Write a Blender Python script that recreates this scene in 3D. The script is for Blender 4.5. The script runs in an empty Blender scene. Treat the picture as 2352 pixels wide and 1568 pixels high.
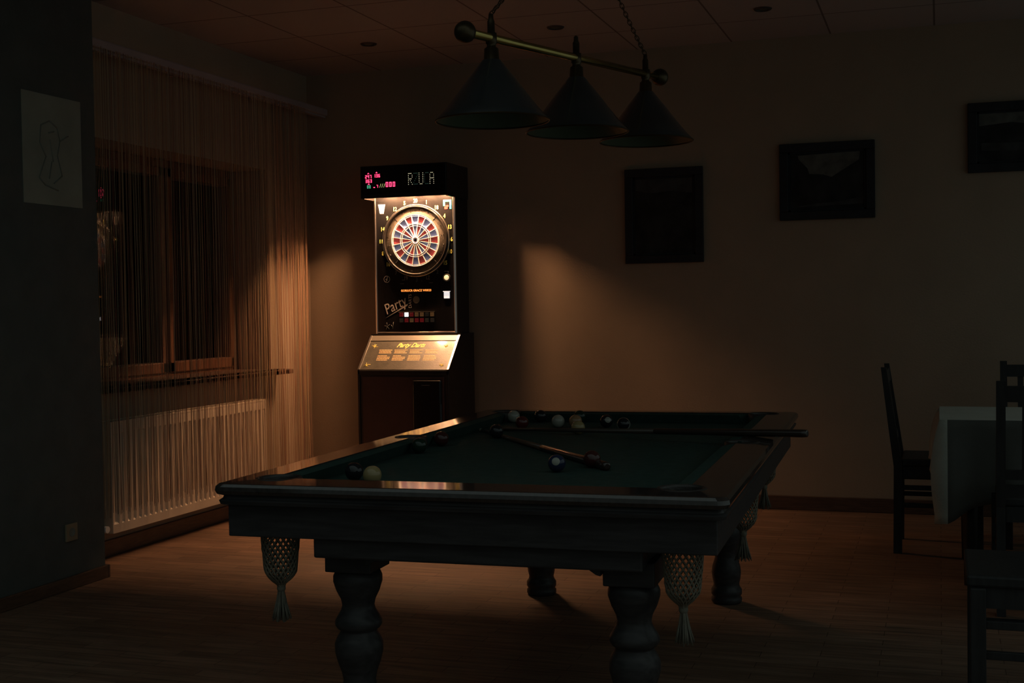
import bpy, bmesh, math, random
from mathutils import Vector, Matrix
random.seed(7)
scene = bpy.context.scene
col = scene.collection
PI = math.pi

# ------------------------------------------------------------------ camera
cam_d = bpy.data.cameras.new('camera'); cam = bpy.data.objects.new('camera', cam_d); col.objects.link(cam)
yaw, pitch, roll, H = 0.326192, 0.0279294, 0.0156617, 1.292
fwd = Vector((-math.sin(yaw)*math.cos(pitch), math.cos(yaw)*math.cos(pitch), -math.sin(pitch)))
rgt = Vector((math.cos(yaw), math.sin(yaw), 0)); dwn = fwd.cross(rgt)
r2 = math.cos(roll)*rgt + math.sin(roll)*dwn
d2 = -math.sin(roll)*rgt + math.cos(roll)*dwn
m = Matrix.Identity(4)
for i in range(3):
    m[i][0] = r2[i]; m[i][1] = -d2[i]; m[i][2] = -fwd[i]
m[0][3], m[1][3], m[2][3] = 0, 0, H
cam.matrix_world = m
cam_d.sensor_width = 36; cam_d.sensor_fit = 'HORIZONTAL'; cam_d.lens = 2905.4*36/2352
cam_d.clip_start = 0.05
scene.camera = cam

# ------------------------------------------------------------------ world: the faint light of the rest of the bar, from the right, plus added fill from above
w = bpy.data.worlds.new('world'); scene.world = w; w.use_nodes = True
nt = w.node_tree; nt.nodes.clear()
out = nt.nodes.new('ShaderNodeOutputWorld'); bg = nt.nodes.new('ShaderNodeBackground')
tc = nt.nodes.new('ShaderNodeTexCoord'); sep = nt.nodes.new('ShaderNodeSeparateXYZ')
WORLD_BASE, WORLD_X, WORLD_Z = 0.030, 0.100, 0.18
def wmath(op, a, b):
    n = nt.nodes.new('ShaderNodeMath'); n.operation = op
    for i, q in enumerate((a, b)):
        if isinstance(q, (int, float)): n.inputs[i].default_value = q
        else: nt.links.new(q, n.inputs[i])
    return n.outputs[0]
nt.links.new(tc.outputs['Generated'], sep.inputs[0])
wx = wmath('MULTIPLY', wmath('MAXIMUM', sep.outputs['X'], 0.0), WORLD_X)
wz = wmath('MULTIPLY', wmath('MAXIMUM', sep.outputs['Z'], 0.0), WORLD_Z)
wsum = wmath('ADD', wmath('ADD', wx, wz), WORLD_BASE)
bg.inputs['Color'].default_value = (0.80, 1.0, 0.95, 1)
nt.links.new(wsum, bg.inputs['Strength']); nt.links.new(bg.outputs[0], out.inputs[0])

vs = scene.view_settings
vs.view_transform = 'Standard'; vs.look = 'None'; vs.exposure = 0.0; vs.gamma = 1.0; vs.use_curve_mapping = False
BULB = 3900.0          # emission of the four bulbs in the dart machine's header
BULB_COL = (1.0, 0.50, 0.235)

# ------------------------------------------------------------------ materials
def mat(name, color, rough=0.5, metal=0.0, coat=0.0, noise=0.0, nscale=8.0, stretch=(1,1,1), emit=None, estr=0.0,
        bump=0.0, bscale=60.0, spec=0.5, trans=0.0, croug=0.1, island=None):
    M = bpy.data.materials.new(name); M.use_nodes = True
    t = M.node_tree; b = t.nodes['Principled BSDF']
    c4 = (*color, 1)
    b.inputs['Base Color'].default_value = c4
    b.inputs['Roughness'].default_value = rough; b.inputs['Metallic'].default_value = metal
    b.inputs['Coat Weight'].default_value = coat; b.inputs['Coat Roughness'].default_value = croug
    b.inputs['Specular IOR Level'].default_value = spec
    b.inputs['Transmission Weight'].default_value = trans
    if emit:
        b.inputs['Emission Color'].default_value = (*emit, 1); b.inputs['Emission Strength'].default_value = estr
    co = t.nodes.new('ShaderNodeTexCoord'); mp = t.nodes.new('ShaderNodeMapping'); mp.inputs['Scale'].default_value = stretch
    t.links.new(co.outputs['Object'], mp.inputs[0])
    if noise > 0:
        n = t.nodes.new('ShaderNodeTexNoise'); n.inputs['Scale'].default_value = nscale; n.inputs['Detail'].default_value = 6
        t.links.new(mp.outputs[0], n.inputs['Vector'])
        r = t.nodes.new('ShaderNodeValToRGB')
        r.color_ramp.elements[0].position = 0.3; r.color_ramp.elements[1].position = 0.7
        r.color_ramp.elements[0].color = (*[x*(1-noise) for x in color], 1)
        r.color_ramp.elements[1].color = (*[min(1, x*(1+noise)) for x in color], 1)
        t.links.new(n.outputs['Fac'], r.inputs[0]); t.links.new(r.outputs[0], b.inputs['Base Color'])
    if island:
        g = t.nodes.new('ShaderNodeNewGeometry'); r = t.nodes.new('ShaderNodeValToRGB')
        r.color_ramp.interpolation = 'CONSTANT'
        els = r.color_ramp.elements
        for k, c in enumerate(island):
            e = els[k] if k < 2 else els.new(k/len(island))
            e.position = k/len(island); e.color = (*c, 1)
        t.links.new(g.outputs['Random Per Island'], r.inputs[0]); t.links.new(r.outputs[0], b.inputs['Base Color'])
    if bump > 0:
        n2 = t.nodes.new('ShaderNodeTexNoise'); n2.inputs['Scale'].default_value = bscale; n2.inputs['Detail'].default_value = 4
        t.links.new(mp.outputs[0], n2.inputs['Vector'])
        bp = t.nodes.new('ShaderNodeBump'); bp.inputs['Strength'].default_value = bump; bp.inputs['Distance'].default_value = 0.01
        t.links.new(n2.outputs['Fac'], bp.inputs['Height']); t.links.new(bp.outputs[0], b.inputs['Normal'])
    return M

WOOD = (0.045, 0.042, 0.043)
M = {
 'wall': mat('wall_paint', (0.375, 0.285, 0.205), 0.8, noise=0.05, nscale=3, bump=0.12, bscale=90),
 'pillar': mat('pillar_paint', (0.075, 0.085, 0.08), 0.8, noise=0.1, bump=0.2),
 'skirt': mat('skirting_wood', (0.10, 0.055, 0.035), 0.4, noise=0.3, nscale=12, stretch=(1, 1, 8)),
 'wood': mat('black_stained_wood', WOOD, 0.42, noise=0.3, nscale=7, stretch=(1, 9, 9), coat=0.05, croug=0.12, spec=0.25),
 'rail': mat('polished_rail_wood', (0.035, 0.027, 0.024), 0.6, spec=0.05, noise=0.35, nscale=7, stretch=(9, 1, 9), coat=1.0, croug=0.065),
 'chair': mat('chair_wood', (0.032, 0.031, 0.031), 0.5, spec=0.25, noise=0.2, nscale=9, stretch=(6, 6, 1)),
 'cloth': mat('billiard_cloth', (0.030, 0.058, 0.049), 0.95, noise=0.15, nscale=30, bump=0.1, bscale=300, spec=0.15),
 'leather': mat('pocket_leather', (0.03, 0.025, 0.022), 0.45, noise=0.2, bump=0.2),
 'net': mat('net_cord', (0.20, 0.175, 0.13), 0.85, noise=0.2, nscale=40),
 'tassel': mat('tassel_cord', (0.17, 0.155, 0.12), 0.9, noise=0.2, nscale=60),
 'brass': mat('aged_brass', (0.55, 0.42, 0.14), 0.24, metal=1.0, noise=0.15),
 'darkbrass': mat('dark_brass', (0.09, 0.065, 0.035), 0.35, metal=0.8, noise=0.2),
 'shade': mat('black_shade_enamel', (0.03, 0.033, 0.035), 0.3, coat=0.5, noise=0.2),
 'shadein': mat('shade_lining', (0.12, 0.15, 0.10), 0.4, noise=0.1),
 'blackplastic': mat('black_laminate', (0.018, 0.016, 0.016), 0.38, noise=0.2),
 'blackgloss': mat('black_panel', (0.006, 0.006, 0.007), 0.27, noise=0.1, spec=0.35, coat=0.8, croug=0.03),
 'redlam': mat('oxblood_laminate', (0.07, 0.034, 0.03), 0.45, noise=0.15),
 'chrome': mat('brushed_metal', (0.75, 0.72, 0.68), 0.28, metal=1.0, noise=0.05),
 'frametrim': mat('satin_trim', (0.80, 0.70, 0.64), 0.3, metal=1.0, noise=0.03),
 'lamplit': mat('lit_flap', (0.9, 0.9, 0.9), 0.4, emit=(1, 0.95, 0.95), estr=0.75),
 'gold': mat('gold_console', (0.068, 0.064, 0.05), 0.38, metal=0.0, noise=0.22, nscale=22, bump=0.12, bscale=120, coat=0.3),
 'goldtop': mat('gold_console_strip', (0.15, 0.14, 0.115), 0.35, metal=0.2, noise=0.08, nscale=6),
 'yellow': mat('yellow_print', (0.95, 0.80, 0.22), 0.5, noise=0.08),
 'cream': mat('cream_print', (0.72, 0.50, 0.24), 0.5, noise=0.1),
 'numprint': mat('number_print', (0.95, 0.86, 0.20), 0.5, noise=0.05),
 'greyprint': mat('grey_print', (0.42, 0.36, 0.33), 0.5, noise=0.2, nscale=40),
 'dimprint': mat('dim_print', (0.10, 0.095, 0.09), 0.5, noise=0.2),
 'white': mat('white_plastic', (0.85, 0.84, 0.80), 0.4, noise=0.03),
 'green': mat('green_print', (0.01, 0.36, 0.32), 0.5, noise=0.1),
 'redprint': mat('red_print', (0.45, 0.03, 0.03), 0.5, noise=0.1),
 'segred': mat('board_red', (0.74, 0.155, 0.20), 0.5, noise=0.06),
 'segblue': mat('board_blue', (0.22, 0.38, 0.90), 0.5, noise=0.06),
 'spider': mat('board_spider', (0.72, 0.72, 0.78), 0.4, noise=0.03),
 'bull': mat('board_bull', (0.05, 0.06, 0.12), 0.4, noise=0.1),
 'catch': mat('catch_ring', (0.050, 0.042, 0.031), 0.7, noise=0.25, nscale=60, bump=0.3, bscale=200),
 'lining': mat('lamp_housing', (0.62, 0.50, 0.42), 0.16, metal=1.0, noise=0.05),
 'bulb': mat('lamp_bulb', (1, 0.9, 0.7), 0.3, emit=BULB_COL, estr=BULB),
 'ledred': mat('led_red', (0.3, 0, 0.05), 0.4, emit=(1.0, 0.045, 0.13), estr=3.2),
 'ledgreen': mat('led_green', (0, 0.2, 0.1), 0.4, emit=(0.15, 0.8, 0.45), estr=0.55),
 'ledyellow': mat('led_yellow', (0.3, 0.3, 0.1), 0.4, emit=(0.8, 0.8, 0.3), estr=0.5),
 'leddot': mat('led_dots', (0.3, 0.3, 0.2), 0.4, emit=(0.95, 0.85, 0.55), estr=0.85),
 'leddim': mat('led_dots_dim', (0.05, 0.08, 0.06), 0.4, emit=(0.25, 0.55, 0.4), estr=0.10),
 'ledorange': mat('led_orange', (0.3, 0.1, 0), 0.4, emit=(1.0, 0.28, 0.05), estr=1.6),
 'btnlit': mat('lit_button', (1, 0.95, 0.9), 0.4, emit=(1, 0.92, 0.9), estr=2.2),
 'btnwarm': mat('lit_button_warm', (1, 0.8, 0.5), 0.4, emit=(1, 0.72, 0.36), estr=0.9),
 'btnred': mat('button_red', (0.22, 0.02, 0.02), 0.4, noise=0.2, emit=(0.5, 0.02, 0.03), estr=0.10),
 'btnamber': mat('button_amber', (0.22, 0.13, 0.05), 0.4, noise=0.2, emit=(0.5, 0.25, 0.1), estr=0.08),
 'btngrey': mat('button_grey', (0.12, 0.14, 0.15), 0.4, noise=0.2),
 'radiator': mat('radiator_enamel', (0.70, 0.60, 0.47), 0.4, noise=0.03),
 'winwood': mat('window_wood', (0.17, 0.07, 0.035), 0.45, noise=0.25, nscale=6, stretch=(6, 6, 1)),
 'sill': mat('sill_wood', (0.13, 0.075, 0.055), 0.4, noise=0.2, nscale=8, stretch=(8, 1, 8)),
 'string': mat('curtain_string', (0.6, 0.4, 0.2), 0.75,
               island=[(0.332, 0.200, 0.100), (0.277, 0.111, 0.061), (0.397, 0.277, 0.155), (0.200, 0.072, 0.045), (0.365, 0.232, 0.121), (0.144, 0.072, 0.050), (0.431, 0.332, 0.211), (0.304, 0.155, 0.077)]),
 'railwhite': mat('curtain_rail_plastic', (0.40, 0.32, 0.32), 0.5, noise=0.05),
 'paper': mat('poster_paper', (0.26, 0.27, 0.22), 0.8, noise=0.12, nscale=5),
 'sketch': mat('poster_ink', (0.19, 0.195, 0.165), 0.8, noise=0.3),
 'socket': mat('socket_plastic', (0.24, 0.19, 0.12), 0.5, noise=0.05),
 'frame': mat('picture_frame_wood', (0.03, 0.03, 0.034), 0.5, noise=0.2, spec=0.2),
 'picdark': mat('painting_dark', (0.03, 0.03, 0.03), 0.7, noise=0.5, nscale=9, spec=0.2),
 'picsky': mat('painting_sky', (0.12, 0.12, 0.11), 0.7, noise=0.35, nscale=14, spec=0.2),
 'picmid': mat('painting_mid', (0.055, 0.055, 0.055), 0.7, noise=0.4, nscale=12, spec=0.2),
 'shaded_drop': mat('shaded_drop_linen', (0.09, 0.09, 0.08), 0.85, noise=0.1),
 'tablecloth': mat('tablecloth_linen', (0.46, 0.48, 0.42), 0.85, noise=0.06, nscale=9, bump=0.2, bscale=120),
 'ballwhite': mat('ball_ivory', (0.33, 0.33, 0.28), 0.12, coat=1.0, croug=0.015, spec=0.0, noise=0.03),
 'ballyellow': mat('ball_yellow', (0.34, 0.26, 0.12), 0.12, coat=1.0, croug=0.015, spec=0.0, noise=0.05),
 'ballorange': mat('ball_orange', (0.33, 0.19, 0.10), 0.12, coat=1.0, croug=0.015, spec=0.0, noise=0.05),
 'ballred': mat('ball_red', (0.10, 0.02, 0.018), 0.12, coat=1.0, croug=0.015, spec=0.0, noise=0.05),
 'ballmaroon': mat('ball_maroon', (0.06, 0.018, 0.016), 0.12, coat=1.0, croug=0.015, spec=0.0, noise=0.05),
 'ballblack': mat('ball_black', (0.015, 0.015, 0.018), 0.12, coat=1.0, croug=0.015, spec=0.0, noise=0.05),
 'ballblue': mat('ball_blue', (0.02, 0.03, 0.07), 0.12, coat=1.0, croug=0.015, spec=0.0, noise=0.05),
 'ballgreen': mat('ball_green', (0.015, 0.035, 0.022), 0.12, coat=1.0, croug=0.015, spec=0.0, noise=0.05),
 'darkshaft': mat('cue_dark_shaft', (0.06, 0.045, 0.035), 0.3, noise=0.15),
 'cuewood': mat('cue_maple', (0.10, 0.06, 0.04), 0.3, coat=1.0, croug=0.05, spec=0.1, noise=0.15, nscale=10),
 'cuebutt': mat('cue_butt', (0.04, 0.025, 0.02), 0.25, coat=0.6, croug=0.06, noise=0.2),
 'blacklamp': mat('downlight_metal', (0.05, 0.045, 0.04), 0.4, noise=0.1),
}
M['rail'].node_tree.nodes['Principled BSDF'].inputs['Coat IOR'].default_value = 1.7
# glass: real panes that mirror the lit machine
def glass_mat():
    G = bpy.data.materials.new('window_glass'); G.use_nodes = True; t = G.node_tree; t.nodes.clear()
    o = t.nodes.new('ShaderNodeOutputMaterial'); mx = t.nodes.new('ShaderNodeMixShader')
    fr = t.nodes.new('ShaderNodeFresnel'); fr.inputs[0].default_value = 1.62
    tr = t.nodes.new('ShaderNodeBsdfTransparent'); tr.inputs[0].default_value = (0.85, 0.88, 0.88, 1)
    gl = t.nodes.new('ShaderNodeBsdfGlossy'); gl.inputs['Roughness'].default_value = 0.004
    t.links.new(fr.outputs[0], mx.inputs[0]); t.links.new(tr.outputs[0], mx.inputs[1]); t.links.new(gl.outputs[0], mx.inputs[2])
    t.links.new(mx.outputs[0], o.inputs[0]); return G
M['glass'] = glass_mat()

# floor: dark strip parquet, boards run across the room
def floor_mat():
    F = bpy.data.materials.new('strip_parquet'); F.use_nodes = True; t = F.node_tree; b = t.nodes['Principled BSDF']
    co = t.nodes.new('ShaderNodeTexCoord')
    br = t.nodes.new('ShaderNodeTexBrick'); br.inputs['Scale'].default_value = 1.0
    br.inputs['Brick Width'].default_value = 0.42; br.inputs['Row Height'].default_value = 0.07
    br.inputs['Mortar Size'].default_value = 0.0016; br.inputs['Bias'].default_value = 0.0
    br.inputs['Color1'].default_value = (0.230, 0.150, 0.105, 1); br.inputs['Color2'].default_value = (0.180, 0.110, 0.075, 1)
    br.inputs['Mortar'].default_value = (0.08, 0.045, 0.03, 1)
    t.links.new(co.outputs['Object'], br.inputs['Vector'])
    mp = t.nodes.new('ShaderNodeMapping'); mp.inputs['Scale'].default_value = (1.2, 14, 1)
    t.links.new(co.outputs['Object'], mp.inputs[0])
    n = t.nodes.new('ShaderNodeTexNoise'); n.inputs['Scale'].default_value = 3; n.inputs['Detail'].default_value = 8
    t.links.new(mp.outputs[0], n.inputs['Vector'])
    r = t.nodes.new('ShaderNodeValToRGB'); r.color_ramp.elements[0].position = 0.3; r.color_ramp.elements[1].position = 0.72
    r.color_ramp.elements[0].color = (0.62, 0.6, 0.58, 1); r.color_ramp.elements[1].color = (1.25, 1.2, 1.15, 1)
    t.links.new(n.outputs['Fac'], r.inputs[0])
    n3 = t.nodes.new('ShaderNodeTexNoise'); n3.inputs['Scale'].default_value = 1.3; n3.inputs['Detail'].default_value = 5
    t.links.new(co.outputs['Object'], n3.inputs['Vector'])
    r3 = t.nodes.new('ShaderNodeValToRGB'); r3.color_ramp.elements[0].position = 0.35; r3.color_ramp.elements[1].position = 0.65
    r3.color_ramp.elements[0].color = (0.75, 0.75, 0.75, 1); r3.color_ramp.elements[1].color = (1.15, 1.12, 1.1, 1)
    t.links.new(n3.outputs['Fac'], r3.inputs[0])
    m1 = t.nodes.new('ShaderNodeMixRGB'); m1.blend_type = 'MULTIPLY'; m1.inputs[0].default_value = 1
    t.links.new(br.outputs['Color'], m1.inputs[1]); t.links.new(r.outputs[0], m1.inputs[2])
    m2 = t.nodes.new('ShaderNodeMixRGB'); m2.blend_type = 'MULTIPLY'; m2.inputs[0].default_value = 1
    t.links.new(m1.outputs[0], m2.inputs[1]); t.links.new(r3.outputs[0], m2.inputs[2])
    t.links.new(m2.outputs[0], b.inputs['Base Color'])
    b.inputs['Specular IOR Level'].default_value = 0.3
    r4 = t.nodes.new('ShaderNodeMapRange'); r4.inputs['To Min'].default_value = 0.5; r4.inputs['To Max'].default_value = 0.85
    t.links.new(n3.outputs['Fac'], r4.inputs['Value']); t.links.new(r4.outputs[0], b.inputs['Roughness'])
    bp = t.nodes.new('ShaderNodeBump'); bp.inputs['Strength'].default_value = 0.25; bp.inputs['Distance'].default_value = 0.004
    t.links.new(n.outputs['Fac'], bp.inputs['Height']); t.links.new(bp.outputs[0], b.inputs['Normal'])
    return F
M['floor'] = floor_mat()

def ceil_mat():
    F = bpy.data.materials.new('ceiling_tiles'); F.use_nodes = True; t = F.node_tree; b = t.nodes['Principled BSDF']
    co = t.nodes.new('ShaderNodeTexCoord'); mp = t.nodes.new('ShaderNodeMapping')
    mp.inputs['Location'].default_value = (3.02+6.0, -6.82+12.0, 0)
    t.links.new(co.outputs['Object'], mp.inputs[0])
    br = t.nodes.new('ShaderNodeTexBrick'); br.offset = 0; br.inputs['Scale'].default_value = 1
    br.inputs['Brick Width'].default_value = 0.6; br.inputs['Row Height'].default_value = 0.6
    br.inputs['Mortar Size'].default_value = 0.006; br.inputs['Mortar Smooth'].default_value = 0.2
    br.inputs['Color1'].default_value = (0.42, 0.38, 0.36, 1); br.inputs['Color2'].default_value = (0.39, 0.35, 0.335, 1)
    br.inputs['Mortar'].default_value = (0.16, 0.13, 0.12, 1)
    t.links.new(mp.outputs[0], br.inputs['Vector']); t.links.new(br.outputs['Color'], b.inputs['Base Color'])
    b.inputs['Roughness'].default_value = 0.85
    return F
M['ceil'] = ceil_mat()

# ------------------------------------------------------------------ mesh helpers
def BM(): return bmesh.new()
def box(bm, x0, x1, y0, y1, z0, z1, bev=0.0, mi=0, seg=2):
    vs_ = [bm.verts.new((x, y, z)) for z in (z0, z1) for y in (y0, y1) for x in (x0, x1)]
    fs = []
    for idx in ((0,2,3,1),(4,5,7,6),(0,1,5,4),(2,6,7,3),(0,4,6,2),(1,3,7,5)):
        f = bm.faces.new([vs_[i] for i in idx]); f.material_index = mi; fs.append(f)
    if bev > 0:
        es = list({e for f in fs for e in f.edges})
        bmesh.ops.bevel(bm, geom=es, offset=bev, segments=seg, affect='EDGES', profile=0.5, material=-1)
def prism(bm, pts, a0, a1, axis='x', mi=0):
    def P(p, a):
        return {'x': (a, p[0], p[1]), 'y': (p[0], a, p[1]), 'z': (p[0], p[1], a)}[axis]
    A = [bm.verts.new(P(p, a0)) for p in pts]; B = [bm.verts.new(P(p, a1)) for p in pts]
    n = len(pts); fs = [bm.faces.new(A), bm.faces.new(B[::-1])]
    for i in range(n): fs.append(bm.faces.new((A[i], B[i], B[(i+1) % n], A[(i+1) % n])))
    for f in fs: f.material_index = mi
def lathe(bm, prof, c=(0,0,0), n=32, axis='z', cap=True, mi=0):
    rings = []
    for r, z in prof:
        ring = []
        for k in range(n):
            a = 2*PI*k/n; x, y = r*math.cos(a), r*math.sin(a)
            p = {'z': (x, y, z), 'y': (x, z, y), 'x': (z, x, y)}[axis]
            ring.append(bm.verts.new((p[0]+c[0], p[1]+c[1], p[2]+c[2])))
        rings.append(ring)
    for a, b in zip(rings, rings[1:]):
        for k in range(n):
            f = bm.faces.new((a[k], a[(k+1) % n], b[(k+1) % n], b[k])); f.smooth = True; f.material_index = mi
    if cap:
        for ring in (rings[0], rings[-1]):
            try: f = bm.faces.new(ring); f.material_index = mi
            except ValueError: pass
def tube(bm, p0, p1, r0, r1=None, n=8, cap=True, mi=0):
    if r1 is None: r1 = r0
    p0, p1 = Vector(p0), Vector(p1); d = (p1-p0).normalized()
    u = d.orthogonal().normalized(); v = d.cross(u)
    A, B = [], []
    for k in range(n):
        a = 2*PI*k/n; q = math.cos(a)*u + math.sin(a)*v
        A.append(bm.verts.new(p0+q*r0)); B.append(bm.verts.new(p1+q*r1))
    for k in range(n):
        f = bm.faces.new((A[k], A[(k+1) % n], B[(k+1) % n], B[k])); f.smooth = True; f.material_index = mi
    if cap:
        for q in (A[::-1], B): f = bm.faces.new(q); f.material_index = mi
def sphere(bm, c, r, sx=1, sy=1, sz=1, n=24, m_=14, mi=0):
    prof = [(max(r*math.sin(PI*k/m_), 1e-5), -r*math.cos(PI*k/m_)) for k in range(m_+1)]
    start = len(bm.verts)
    lathe(bm, prof, (0,0,0), n, cap=False, mi=mi)
    bm.verts.ensure_lookup_table()
    for v in bm.verts[start:]:
        v.co = Vector((v.co.x*sx+c[0], v.co.y*sy+c[1], v.co.z*sz+c[2]))
def tag(o, label=None, cat=None, group=None, kind=None):
    if label: o['label'] = label
    if cat: o['category'] = cat
    if group: o['group'] = group
    if kind: o['kind'] = kind
def link_mesh(name, me, mats, parent=None):
    if not isinstance(mats, (list, tuple)): mats = [mats]
    for q in mats: me.materials.append(M[q] if isinstance(q, str) else q)
    o = bpy.data.objects.new(name, me); col.objects.link(o)
    if parent: o.parent = parent
    return o
def obj(name, bm, mats, parent=None, loc=None):
    bmesh.ops.recalc_face_normals(bm, faces=bm.faces[:])
    me = bpy.data.meshes.new(name); bm.to_mesh(me); bm.free()
    o = link_mesh(name, me, mats, parent)
    if loc: o.location = loc
    return o
def empty(name, loc, rz=0, label=None, cat=None, group=None):
    o = bpy.data.objects.new(name, None); col.objects.link(o); o.empty_display_size = 0.1
    o.location = loc; o.rotation_euler = (0, 0, rz); tag(o, label, cat, group); return o
def children(o): return [c for c in bpy.data.objects if c.parent == o]
def copy_tree(o, parent=None):
    kids = children(o)
    c = o.copy(); col.objects.link(c); c.parent = parent
    for k in kids: copy_tree(k, c)
    return c
def boolean(bm, cut):
    """bm minus cut, returned as a new mesh"""
    bmesh.ops.recalc_face_normals(bm, faces=bm.faces[:]); bmesh.ops.recalc_face_normals(cut, faces=cut.faces[:])
    ma = bpy.data.meshes.new('a'); bm.to_mesh(ma); bm.free(); mb = bpy.data.meshes.new('b'); cut.to_mesh(mb); cut.free()
    a = bpy.data.objects.new('a', ma); b = bpy.data.objects.new('b', mb); col.objects.link(a); col.objects.link(b)
    md = a.modifiers.new('m', 'BOOLEAN'); md.operation = 'DIFFERENCE'; md.object = b; md.solver = 'EXACT'
    dg = bpy.context.evaluated_depsgraph_get(); dg.update()
    me = bpy.data.meshes.new_from_object(a.evaluated_get(dg))
    bpy.data.objects.remove(a); bpy.data.objects.remove(b)
    return me
FONT_CACHE = {}
def text(name, s, size, loc, material, parent, rot=(PI/2, 0, 0), depth=0.0012, shear=0.0, spin=0.0, bold=0.0, sx=1.0, align='CENTER'):
    cu = bpy.data.curves.new('t', 'FONT'); cu.body = s; cu.size = size; cu.extrude = depth; cu.shear = shear
    cu.align_x = align; cu.align_y = 'CENTER'; cu.offset = bold
    cu.resolution_u = 3
    t = bpy.data.objects.new('t', cu); col.objects.link(t)
    dg = bpy.context.evaluated_depsgraph_get(); dg.update()
    me = bpy.data.meshes.new_from_object(t.evaluated_get(dg)); bpy.data.objects.remove(t)
    me.name = name; me.materials.clear()
    me.transform(Matrix.Diagonal((sx, 1, 1, 1)))
    me.transform(Matrix.Rotation(spin, 4, 'Z'))
    o = link_mesh(name, me, material, parent); o.location = loc; o.rotation_euler = rot
    return o

# ------------------------------------------------------------------ the room
XW, YW, ZC = -4.19, 7.98, 2.92
XR, YB = 2.6, -1.6
def struct(name, bm, mats, kind='structure'):
    o = obj(name, bm, mats); o['kind'] = kind; return o
b = BM(); box(b, XW-0.45, XR, YB, YW+0.15, -0.1, 0); struct('floor', b, 'floor')
b = BM(); box(b, XW-0.45, 1.8, 3.3, YW+0.15, ZC, ZC+0.1); struct('ceiling', b, 'ceil')
b = BM(); box(b, XW-0.45, 2.1, YW, YW+0.15, 0, ZC); struct('wall_back', b, 'wall')
# left wall with the window recess
WY0, WY1, WZ0, WZ1 = 5.42, 7.40, 0.875, 2.212
b = BM()
box(b, XW-0.40, XW, 5.10, WY0, 0, ZC); box(b, XW-0.40, XW, WY1, YW, 0, ZC)
box(b, XW-0.40, XW, WY0, WY1, 0, WZ0); box(b, XW-0.40, XW, WY0, WY1, WZ1, ZC)
struct('wall_left', b, 'wall')
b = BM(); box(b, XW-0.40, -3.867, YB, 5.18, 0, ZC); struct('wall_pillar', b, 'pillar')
b = BM(); box(b, XW, 2.1, YW-0.018, YW, 0, 0.088, 0.004); struct('baseboard_back', b, 'skirt')
b = BM(); box(b, XW, XW+0.018, 5.18, YW-0.018, 0, 0.088, 0.004); struct('baseboard_left', b, 'skirt')
b = BM(); box(b, -3.867, -3.849, YB, 5.18, 0, 0.062, 0.004); box(b, -3.95, -3.849, 5.18, 5.197, 0, 0.062, 0.004)
struct('baseboard_pillar', b, 'skirt')

# window in its recess
XG = -4.50
b = BM()
fx0, fx1 = XG-0.03, XG+0.05
box(b, fx0, fx1, WY0, WY1, WZ0, WZ0+0.055, 0.004); box(b, fx0, fx1, WY0, WY1, WZ1-0.06, WZ1, 0.004)
box(b, fx0, fx1, WY0, WY0+0.06, WZ0, WZ1, 0.004); box(b, fx0, fx1, WY1-0.035, WY1, WZ0, WZ1, 0.004)
win = struct('window_1', b, 'winwood')
def sash(y0, y1):
    b = BM(); s = 0.055; z0, z1 = WZ0+0.045, WZ1-0.05; a0, a1 = XG-0.02, XG+0.065
    box(b, a0, a1, y0, y1, z0, z0+0.065, 0.006); box(b, a0, a1, y0, y1, z1-s, z1, 0.006)
    box(b, a0, a1, y0, y0+s, z0, z1, 0.006); box(b, a0, a1, y1-s, y1, z0, z1, 0.006)
    o = obj('sash', b, 'winwood', win)
    b = BM(); box(b, XG-0.006, XG, y0+s-0.01, y1-s+0.01, z0+0.05, z1-s+0.01); obj('pane', b, 'glass', o)
    return o
sash(WY0+0.05, 6.60); sash(6.62, WY1-0.03)
b = BM(); box(b, XG+0.05, XW+0.135, WY0, WY1, WZ0-0.004, WZ0+0.026, 0.006); box(b, XW, XW+0.135, WY0-0.07, WY1+0.07, WZ0-0.004, WZ0+0.026, 0.006)
struct('window_sill', b, 'sill')

# ------------------------------------------------------------------ radiator under the window
RY0, RY1, RZ0, RZ1 = 5.53, 7.115, 0.142, 0.725
rad = empty('radiator', (XW, (RY0+RY1)/2, RZ0), 0, 'wide ribbed panel radiator under the window behind the string curtain', 'radiator')
hy = (RY1-RY0)/2; hz = RZ1-RZ0
b = BM()
xf = 0.105
N = 31; ya, yb_ = -hy+0.035, hy-0.035; step = (yb_-ya)/N
pts = []
for k in range(N):
    y = ya+k*step
    pts += [(y, 0), (y+step*0.30, 0), (y+step*0.42, 0.012), (y+step*0.88, 0.012)]
pts.append((yb_, 0))
zs = [0.0, 0.045, 0.06, hz-0.075, hz-0.06, hz-0.012]
def rx(dep, zi): return xf + (dep if zi in (2, 3) else 0.010 if zi in (0, 1, 4, 5) else 0)
grid = []
for zi, z in enumerate(zs):
    grid.append([b.verts.new((xf+(d if zi in (2, 3) else 0.012), y, z)) for y, d in [(-hy, 0.012)]+pts+[(hy, 0.012)]])
for r0, r1 in zip(grid, grid[1:]):
    for k in range(len(r0)-1): b.faces.new((r0[k], r0[k+1], r1[k+1], r1[k]))
box(b, 0.03, xf+0.002, -hy+0.01, hy-0.01, 0.0, hz-0.03)
obj('front_panel', b, 'radiator', rad)
b = BM()
for s in (-1, 1):
    y0, y1 = (-hy-0.004, -hy+0.006) if s < 0 else (hy-0.006, hy+0.004)
    b = BM(); box(b, 0.025, xf+0.014, y0, y1, 0.0, hz, 0.002); obj('side_cover', b, 'radiator', rad)
b = BM()
box(b, xf-0.004, xf+0.014, -hy, hy, hz-0.012, hz, 0.002); box(b, 0.025, 0.035, -hy, hy, hz-0.012, hz, 0.002)
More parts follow.
